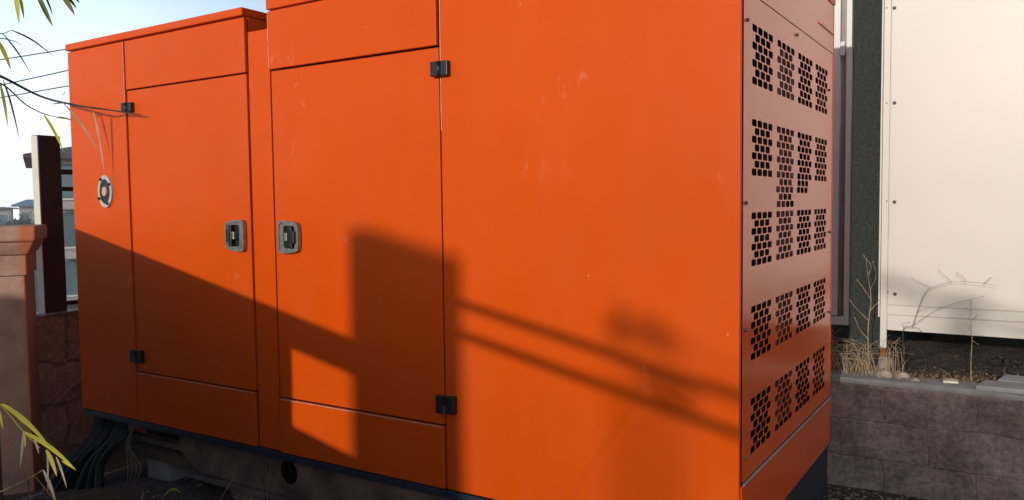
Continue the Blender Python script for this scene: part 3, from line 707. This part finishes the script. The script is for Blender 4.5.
# ------------------------------------------------------------------ foreground foliage (narrow bamboo-like leaves)
def blade(bm, p0, p1, w, bend=.12, side=None, n=7):
    d = p1 - p0; L_ = d.length; view = (p0 - CAM).normalized()
    s = d.cross(view).normalized(); up = s.cross(d).normalized()
    bd = side if side is not None else Vector((0, 0, 1))
    prev = None
    for i in range(n + 1):
        t = i / n; ww = w * (math.sin(math.pi * min(1, t * .93 + .07)) ** .7) * (1 - t * .35)
        c = p0 + d * t + bd * bend * L_ * math.sin(math.pi * t)
        ln = [bm.verts.new(c - s * ww / 2 + up * ww * .18), bm.verts.new(c), bm.verts.new(c + s * ww / 2 + up * ww * .18)]
        if prev:
            bm.faces.new((prev[0], prev[1], ln[1], ln[0])); bm.faces.new((prev[1], prev[2], ln[2], ln[1]))
        prev = ln
def apt(q, Y):
    if len(q) > 2: return at(q[0], q[1], Y=q[2])
    return at(q[0], q[1], X=Y) if Y < -3 else at(q[0], q[1], Y=Y)
def spray(name, lb, stems, leaves, Y, root=None):
    """stems: list of (path, radius, mat); leaves: (p0, p1, width_px, bend, matname)"""
    o0 = apt(stems[0][0][0], Y); t = thing(name, lb, 'plant', o0)
    for pth, r, mt in stems:
        bm = bmesh.new(); tube(bm, [p - o0 for p in spl([apt(q, Y) for q in pth], 6)], r, 6, taper=r * .45); link('stem', bm, M[mt], t, smooth=True)
    p0 = apt(stems[0][0][0], Y); gz = hgt(p0.x, p0.y) if p0.x > -4.6 else GZ - .15
    side = -RT.normalized() * .45; foot = Vector((p0.x + side.x * 1.3, p0.y + side.y * 1.3, gz - .05))
    rr_ = stems[0][1]
    for pth, r, mt in stems:        # every shoot springs from one cane rooted in the ground
        q = apt(pth[0], Y)
        bm = bmesh.new(); tube(bm, [p - o0 for p in spl([q, q.lerp(foot, .35) + side * .35, foot + Vector((0, 0, .25)), foot], 6)], r, 6, taper=r * 1.6); link('cane', bm, M[mt], t, smooth=True)
    for p0, p1, w, bend, mt in leaves:
        bm = bmesh.new()
        a = apt(p0, Y); b = apt(p1, Y)
        ww = w / F_PX * (a - CAM).dot(FW)
        blade(bm, a - o0, b - o0, ww, bend); link('leaf', bm, M[mt], t, smooth=True)
    return t
# the blade's own orientation uses world position, so offset by CAM in blade is harmless for shape
YF = -4.15
spray('bamboo', 'overhanging narrow yellow green leaves at the top left corner', [([(-40, -60), (-10, -20), (20, -14), (60, -10)], .005, 'branchwood'), ([(-40, -60), (-30, -25), (-14, -4)], .004, 'branchwood')],
      [((14, -10), (19, 25), 7, .03, 'leaf_yellow'), ((18, -8), (24, 19), 5, .03, 'leaf_yellow'), ((35, -10), (53, 27), 7, -.04, 'leaf_green'), ((58, -10), (75, 15.5), 7, .03, 'leaf_green'),
       ((43, -8), (53, 16), 3, .05, 'leaf_dark'), ((63, -8), (77, 9), 4, .03, 'leaf_dark'), ((72, -5), (80, 3), 3, .02, 'leaf_dark')], YF)
spray('bamboo', 'dark bamboo twig crossing in front of the left end of the generator', [([(-30, 66), (0, 76), (40, 96), (75, 105, -.20), (110, 110, -.10), (141, 115, -.045)], .0085, 'branchwood'), ([(-20, 75), (5, 86), (25, 104), (42, 113), (56, 117)], .005, 'branchwood'), ([(-20, 28), (0, 33.5), (12, 30)], .004, 'branchwood')],
      [((64, 104, -.22), (98, 151, -.08), 3.2, .06, 'leaf_dry'), ((92, 108, -.12), (105, 178, -.06), 3.6, .10, 'leaf_dry'), ((52, 104, -.25), (75, 104, -.2), 2, .05, 'leaf_dark'), ((0, 84), (8, 128), 5, .05, 'leaf_green'), ((3, 80), (20, 142), 3, .08, 'leaf_dark'),
       ((44, 115), (64, 152), 4.5, .04, 'leaf_yellow'), ((56, 117), (76, 122), 6, .10, 'leaf_yellow'), ((11, 30), (55, 58), 2.2, .08, 'leaf_dark'), ((2, 33), (31, 74), 2.2, .06, 'leaf_dark'), ((-6, 38), (26, 47), 3, .10, 'leaf_dark'), ((-3, 40), (11, 70), 6.5, .04, 'leaf_green'), ((62, 96), (66, 90), 1.4, .0, 'leaf_dark')], -4.12)
spray('bamboo', 'bright yellow green leafy sprig rising at the bottom left corner', [([(-25, 378), (0, 404), (24, 432), (40, 448)], .0008, 'leaf_yellow'), ([(-20, 500), (18, 484), (43, 470)], .0006, 'straw')],
      [((2, 404), (50, 447), 5.5, .04, 'leaf_yellow'), ((24, 432), (77, 471), 5, .04, 'leaf_yellow'), ((6, 405), (24, 424), 4, .03, 'leaf_yellow'), ((23, 432), (20, 469), 4, .03, 'leaf_dry'), ((34, 438), (39, 454), 3, .0, 'leaf_dry'), ((24, 432), (25, 448), 3, .0, 'leaf_yellow'), ((46, 450), (57, 477), 5.5, .05, 'leaf_yellow'), ((47, 450), (48, 494), 3, .02, 'leaf_dry'), ((56, 457), (67, 489), 3, .05, 'leaf_dry'), ((-3, 405), (3, 430), 3.5, .04, 'leaf_yellow'), ((43, 470), (57, 506), 4.5, .05, 'leaf_dry'), ((62, 461), (76, 470), 3, .03, 'leaf_yellow')], -2.2)
spray('weed', 'small yellow curled sprout at the bottom below the orange generator', [([(150, 520), (158, 504), (163, 496)], .002, 'leaf_yellow')], [((163, 497), (182, 494), 3, .20, 'leaf_yellow'), ((140, 515), (143, 488), 3, .02, 'leaf_yellow')], -.25)
weed('pale_stem', 'single pale bent stem rising in front of the dark skid', [[(214, 508), (226, 490), (234, 476), (238, 461)]], .0026, 'straw', -.08)
weed('dark_weed', 'small dark weed standing beside the oval hole of the skid', [[(266, 505), (264, 485), (259, 470)], [(264, 480), (268, 468), (267, 462)], [(268, 505), (271, 488), (273, 472)]], .003, 'weed', -.03)
weed('dark_weed', 'dark forked weed just below the oval hole of the skid', [[(286, 505), (284, 492), (283, 480)], [(285, 495), (290, 490)], [(285, 497), (278, 492)]], .003, 'weed', -.03)

# ------------------------------------------------------------------ sun-side surroundings (behind and left of the camera)
TS = .20; KS = -.08
def fx_(Xface): return (Xface + .36) / .92      # fence point whose shadow lands at Xface
def cast(X, Z, d): return Vector((X - KS * d, -d, Z + TS * d))
# boundary fence running at 45 degrees from the pillar past the camera
fA = thing('boundary_wall', 'long rendered yard wall running from the terracotta pillar past the viewer', 'wall', (-4.5, 0, GZ), R(-45))
S2 = math.sqrt(2)
def along(X): return (X + 4.5) * S2
box('wall_base', (along(-3.98), along(1.0), -.09, .09, -.1, 1.06 - GZ), M['offwall'], fA)
shf = thing('sheet_fence', 'solid brown sheet fence panel on the yard wall next to the pillar', 'fence', (-4.5, 0, 1.063), R(-45))
box('sheet', (along(-4.02), along(fx_(-2.13)), -.02, .02, 0, .54), M['maroon'], shf)
box('top_rail', (along(-4.02), along(fx_(-1.66)), -.035, .035, .40, .545), M['maroon'], shf)
rl = thing('railing', 'open two bar maroon railing on the yard wall beside the viewer', 'railing', (-4.5, 0, 1.063), R(-45))
for z in (.75, .875): box('rail', (along(fx_(-1.3)), along(1.0), -.015, .015, z - .015, z + .015), M['maroon'], rl)
box('post', (along(fx_(-1.36)), along(fx_(-1.31)), -.025, .025, 0, .95), M['maroon'], rl); box('post', (along(1.0), along(1.05), -.025, .025, 0, .95), M['maroon'], rl)
sw = thing('shade_wall', 'unseen wall added south of the terracotta pillar to shade it', 'wall', (-5.35, -5.0, GZ))  # added out of view to throw shade on the lower pillar
box('wall', (-1.5, 1.58, -.1, .1, -.3, 1.90), M['offwall'], sw); box('coping', (-1.52, 1.60, -.13, .13, 1.903, 1.95), M['slab'], sw, bevel=.01)
# tall gate pier
a = cast(-1.69, 1.50, 7.3); b = cast(-1.17, 1.385, 7.9)
pr = thing('gate_pier', 'tall plain rendered pier beyond the yard wall', 'pillar', ((a.x + b.x) / 2, -7.6, GZ), math.atan2(b.y - a.y, b.x - a.x))
box('shaft', (-(b - a).length / 2 + .0, (b - a).length / 2, -.06, .06, 0, (a.z + b.z) / 2 - GZ), M['offwall'], pr)
# unseen solid sheet added to shade the retaining wall
gt = thing('shade_sheet', 'unseen metal sheet added behind the viewer to shade the retaining wall', 'shade sheet', (.47, -5.3, GZ))
box('shade_panel', (0, 2.4, -.02, .02, .05, .655 + TS * 7.2 - GZ), M['maroon'], gt)
box('shade_post', (2.4, 2.5, -.05, .05, 0, .67 + TS * 7.2 - GZ), M['maroon'], gt)
# slender tree whose crown throws the soft shadows
DT = 9
tb = cast(.9, 0, DT)
tt = thing('tree', 'slender sparse tree standing behind the viewer', 'tree', (tb.x, -DT, GZ))
bm = bmesh.new(); zc = .95 + TS * DT - GZ
tube(bm, [(0, 0, 0), (.02, 0, 1.2), (0, 0, 2.4)], .045, 8, taper=.03)
lb_ = []
def br(X0, Z0, X1, Z1, r=.02, d=DT, Yw=0):
    p = cast(X0, Z0, d) - Vector((tb.x, -DT, GZ)); q = cast(X1, Z1, d) - Vector((tb.x, -DT, GZ)); tube(bm, spl([p, p.lerp(q, .5) + Vector((0, .1, .03)), q], 4), r, 6, taper=r * .5); return p, q
def cw(X, Z, Yp=CY): return X - KS * Yp, Z + TS * Yp     # point on the cabin front -> equivalent on Y=0 plane
br(.9, .55, .35, .80, .02); br(.35, .80, -.30, .99, .012); br(.35, .80, -.12, 1.06, .010); br(-.12, 1.06, -.46, 1.17, .006)
link('trunk', bm, M['bark'], tt)
bm = bmesh.new()
def puff(X, Z, sx, sz, n, base=None):
    base = base or Vector((tb.x, -DT, GZ))
    for i in range(n):
        c = cast(X + random.gauss(0, sx), Z + random.gauss(0, sz), DT + random.gauss(0, .3)) - base
        leafquad(bm, c, .07, .018, rrot(1.4))
puff(-.43, 1.165, .05, .006, 22); puff(-.31, 1.13, .045, .006, 22); puff(-.31, .99, .045, .01, 18); puff(-.2, .95, .04, .01, 14)
link('crown', bm, M['leaf_dark'], tt)
pb = cast(-.33, 0, 28)
pl_ = thing('utility_pole', 'thin metal pole standing far behind the viewer', 'pole', (pb.x, -28, GZ))
bm = bmesh.new(); tube(bm, [(0, 0, 0), (0, 0, 1.02 + TS * 28 - GZ)], .052, 10); link('pole', bm, M['lead'], pl_)
b2 = Vector((2.4, -DT, GZ))
t2 = thing('tree', 'taller leaning tree behind the viewer with two long drooping branches', 'tree', b2)
bm = bmesh.new(); tube(bm, spl([(0, 0, 0), (-.05, 0, 2.2), (-.1, 0, 4.0), (0, 0, 6.4)], 4), .07, 8, taper=.03)
def br2(c0, c1, r0, r1):
    p = cast(*cw(*c0), DT) - b2; q = cast(*cw(*c1), DT) - b2
    tube(bm, spl([(-.1, 0, p.z - .6), p, p.lerp(q, .5) + Vector((0, .05, .02)), q], 5), r0, 6, taper=r1)
br2((1.05, .84), (.02, 1.16), .028, .014); br2((1.05, .78), (.30, .93), .026, .012)
link('trunk', bm, M['bark'], t2)
bm = bmesh.new()
for X, Z, n in ((.50, 1.03, 40), (.53, .90, 36), (.2, 1.14, 16), (.36, 1.05, 10)):
    x, z = cw(X, Z); puff(x, z, .045, .01, n, b2)
for i in range(500):
    leafquad(bm, Vector((random.gauss(0, .5), random.gauss(0, .5), 6.9 + random.gauss(0, .35))), .12, .03, rrot(1.4))
link('crown', bm, M['leaf_dark'], t2)

# ------------------------------------------------------------------ air
mt = bpy.data.materials.new('haze_air'); mt.use_nodes = True; q = mt.node_tree; q.nodes.remove(q.nodes['Principled BSDF'])
pv = q.nodes.new('ShaderNodeVolumePrincipled'); pv.inputs['Density'].default_value = .0022; pv.inputs['Color'].default_value = (.93, .96, 1, 1); pv.inputs['Anisotropy'].default_value = .3
q.links.new(pv.outputs[0], q.nodes['Material Output'].inputs['Volume'])
tag(box('haze', (-265, 160, -160, 270, -5, 14), mt), kind='stuff')
# ------------------------------------------------------------------ light
w = bpy.data.worlds.new('World'); scene.world = w; w.use_nodes = True
nt = w.node_tree; bg = nt.nodes['Background']
sk_ = nt.nodes.new('ShaderNodeTexSky'); sk_.sky_type = 'NISHITA'; sk_.sun_disc = False
d = Vector((KS, 1, -TS)).normalized(); el = math.asin(-d.z); src = -d
sk_.sun_elevation = el; sk_.sun_rotation = math.atan2(src.x, src.y); sk_.air_density = 1.0; sk_.dust_density = .5; sk_.ozone_density = 1
L = nt.links
tc = nt.nodes.new('ShaderNodeTexCoord')
# thin bright cloud veil low in the west (left of the view), fading upwards and sideways
dt = N(nt, 'ShaderNodeVectorMath', operation='DOT_PRODUCT'); L.new(tc.outputs['Generated'], dt.inputs[0]); dt.inputs[1].default_value = Vector((-1, .05, .0)).normalized()
vr = ramp(nt, dt.outputs['Value'], [(.62, (0, 0, 0)), (.86, (1, 1, 1))])
cn = N(nt, 'ShaderNodeTexNoise', Scale=2.2, Detail=6, Roughness=.55); L.new(tc.outputs['Generated'], cn.inputs['Vector'])
cr = ramp(nt, cn.outputs['Fac'], [(.3, (.88, .88, .88)), (.7, (1, 1, 1))])
mu = N(nt, 'ShaderNodeMath', operation='MULTIPLY'); L.new(vr.outputs[0], mu.inputs[0]); L.new(cr.outputs[0], mu.inputs[1])
sz = N(nt, 'ShaderNodeSeparateXYZ'); L.new(tc.outputs['Generated'], sz.inputs[0])
hz = ramp(nt, sz.outputs[2], [(.0, (14.5, 14.6, 14.7)), (.10, (11.0, 11.8, 12.6)), (.32, (4.6, 7.4, 10.4))])
L.new(mix(nt, mu.outputs[0], sk_.outputs[0], hz.outputs[0]), bg.inputs[0]); bg.inputs[1].default_value = .12
sun = bpy.data.lights.new('sun', 'SUN'); so = bpy.data.objects.new('sun', sun); col.objects.link(so)
sun.energy = 2.65; sun.angle = R(.75); sun.color = (1, .945, .87)
so.rotation_euler = d.to_track_quat('-Z', 'Y').to_euler(); so.location = (0, -20, 12)
scene.view_settings.view_transform = 'Standard'; scene.view_settings.look = 'None'
scene.view_settings.exposure = .0; scene.view_settings.gamma = 1
scene.render.engine = 'CYCLES'
scene.cycles.max_bounces = 8
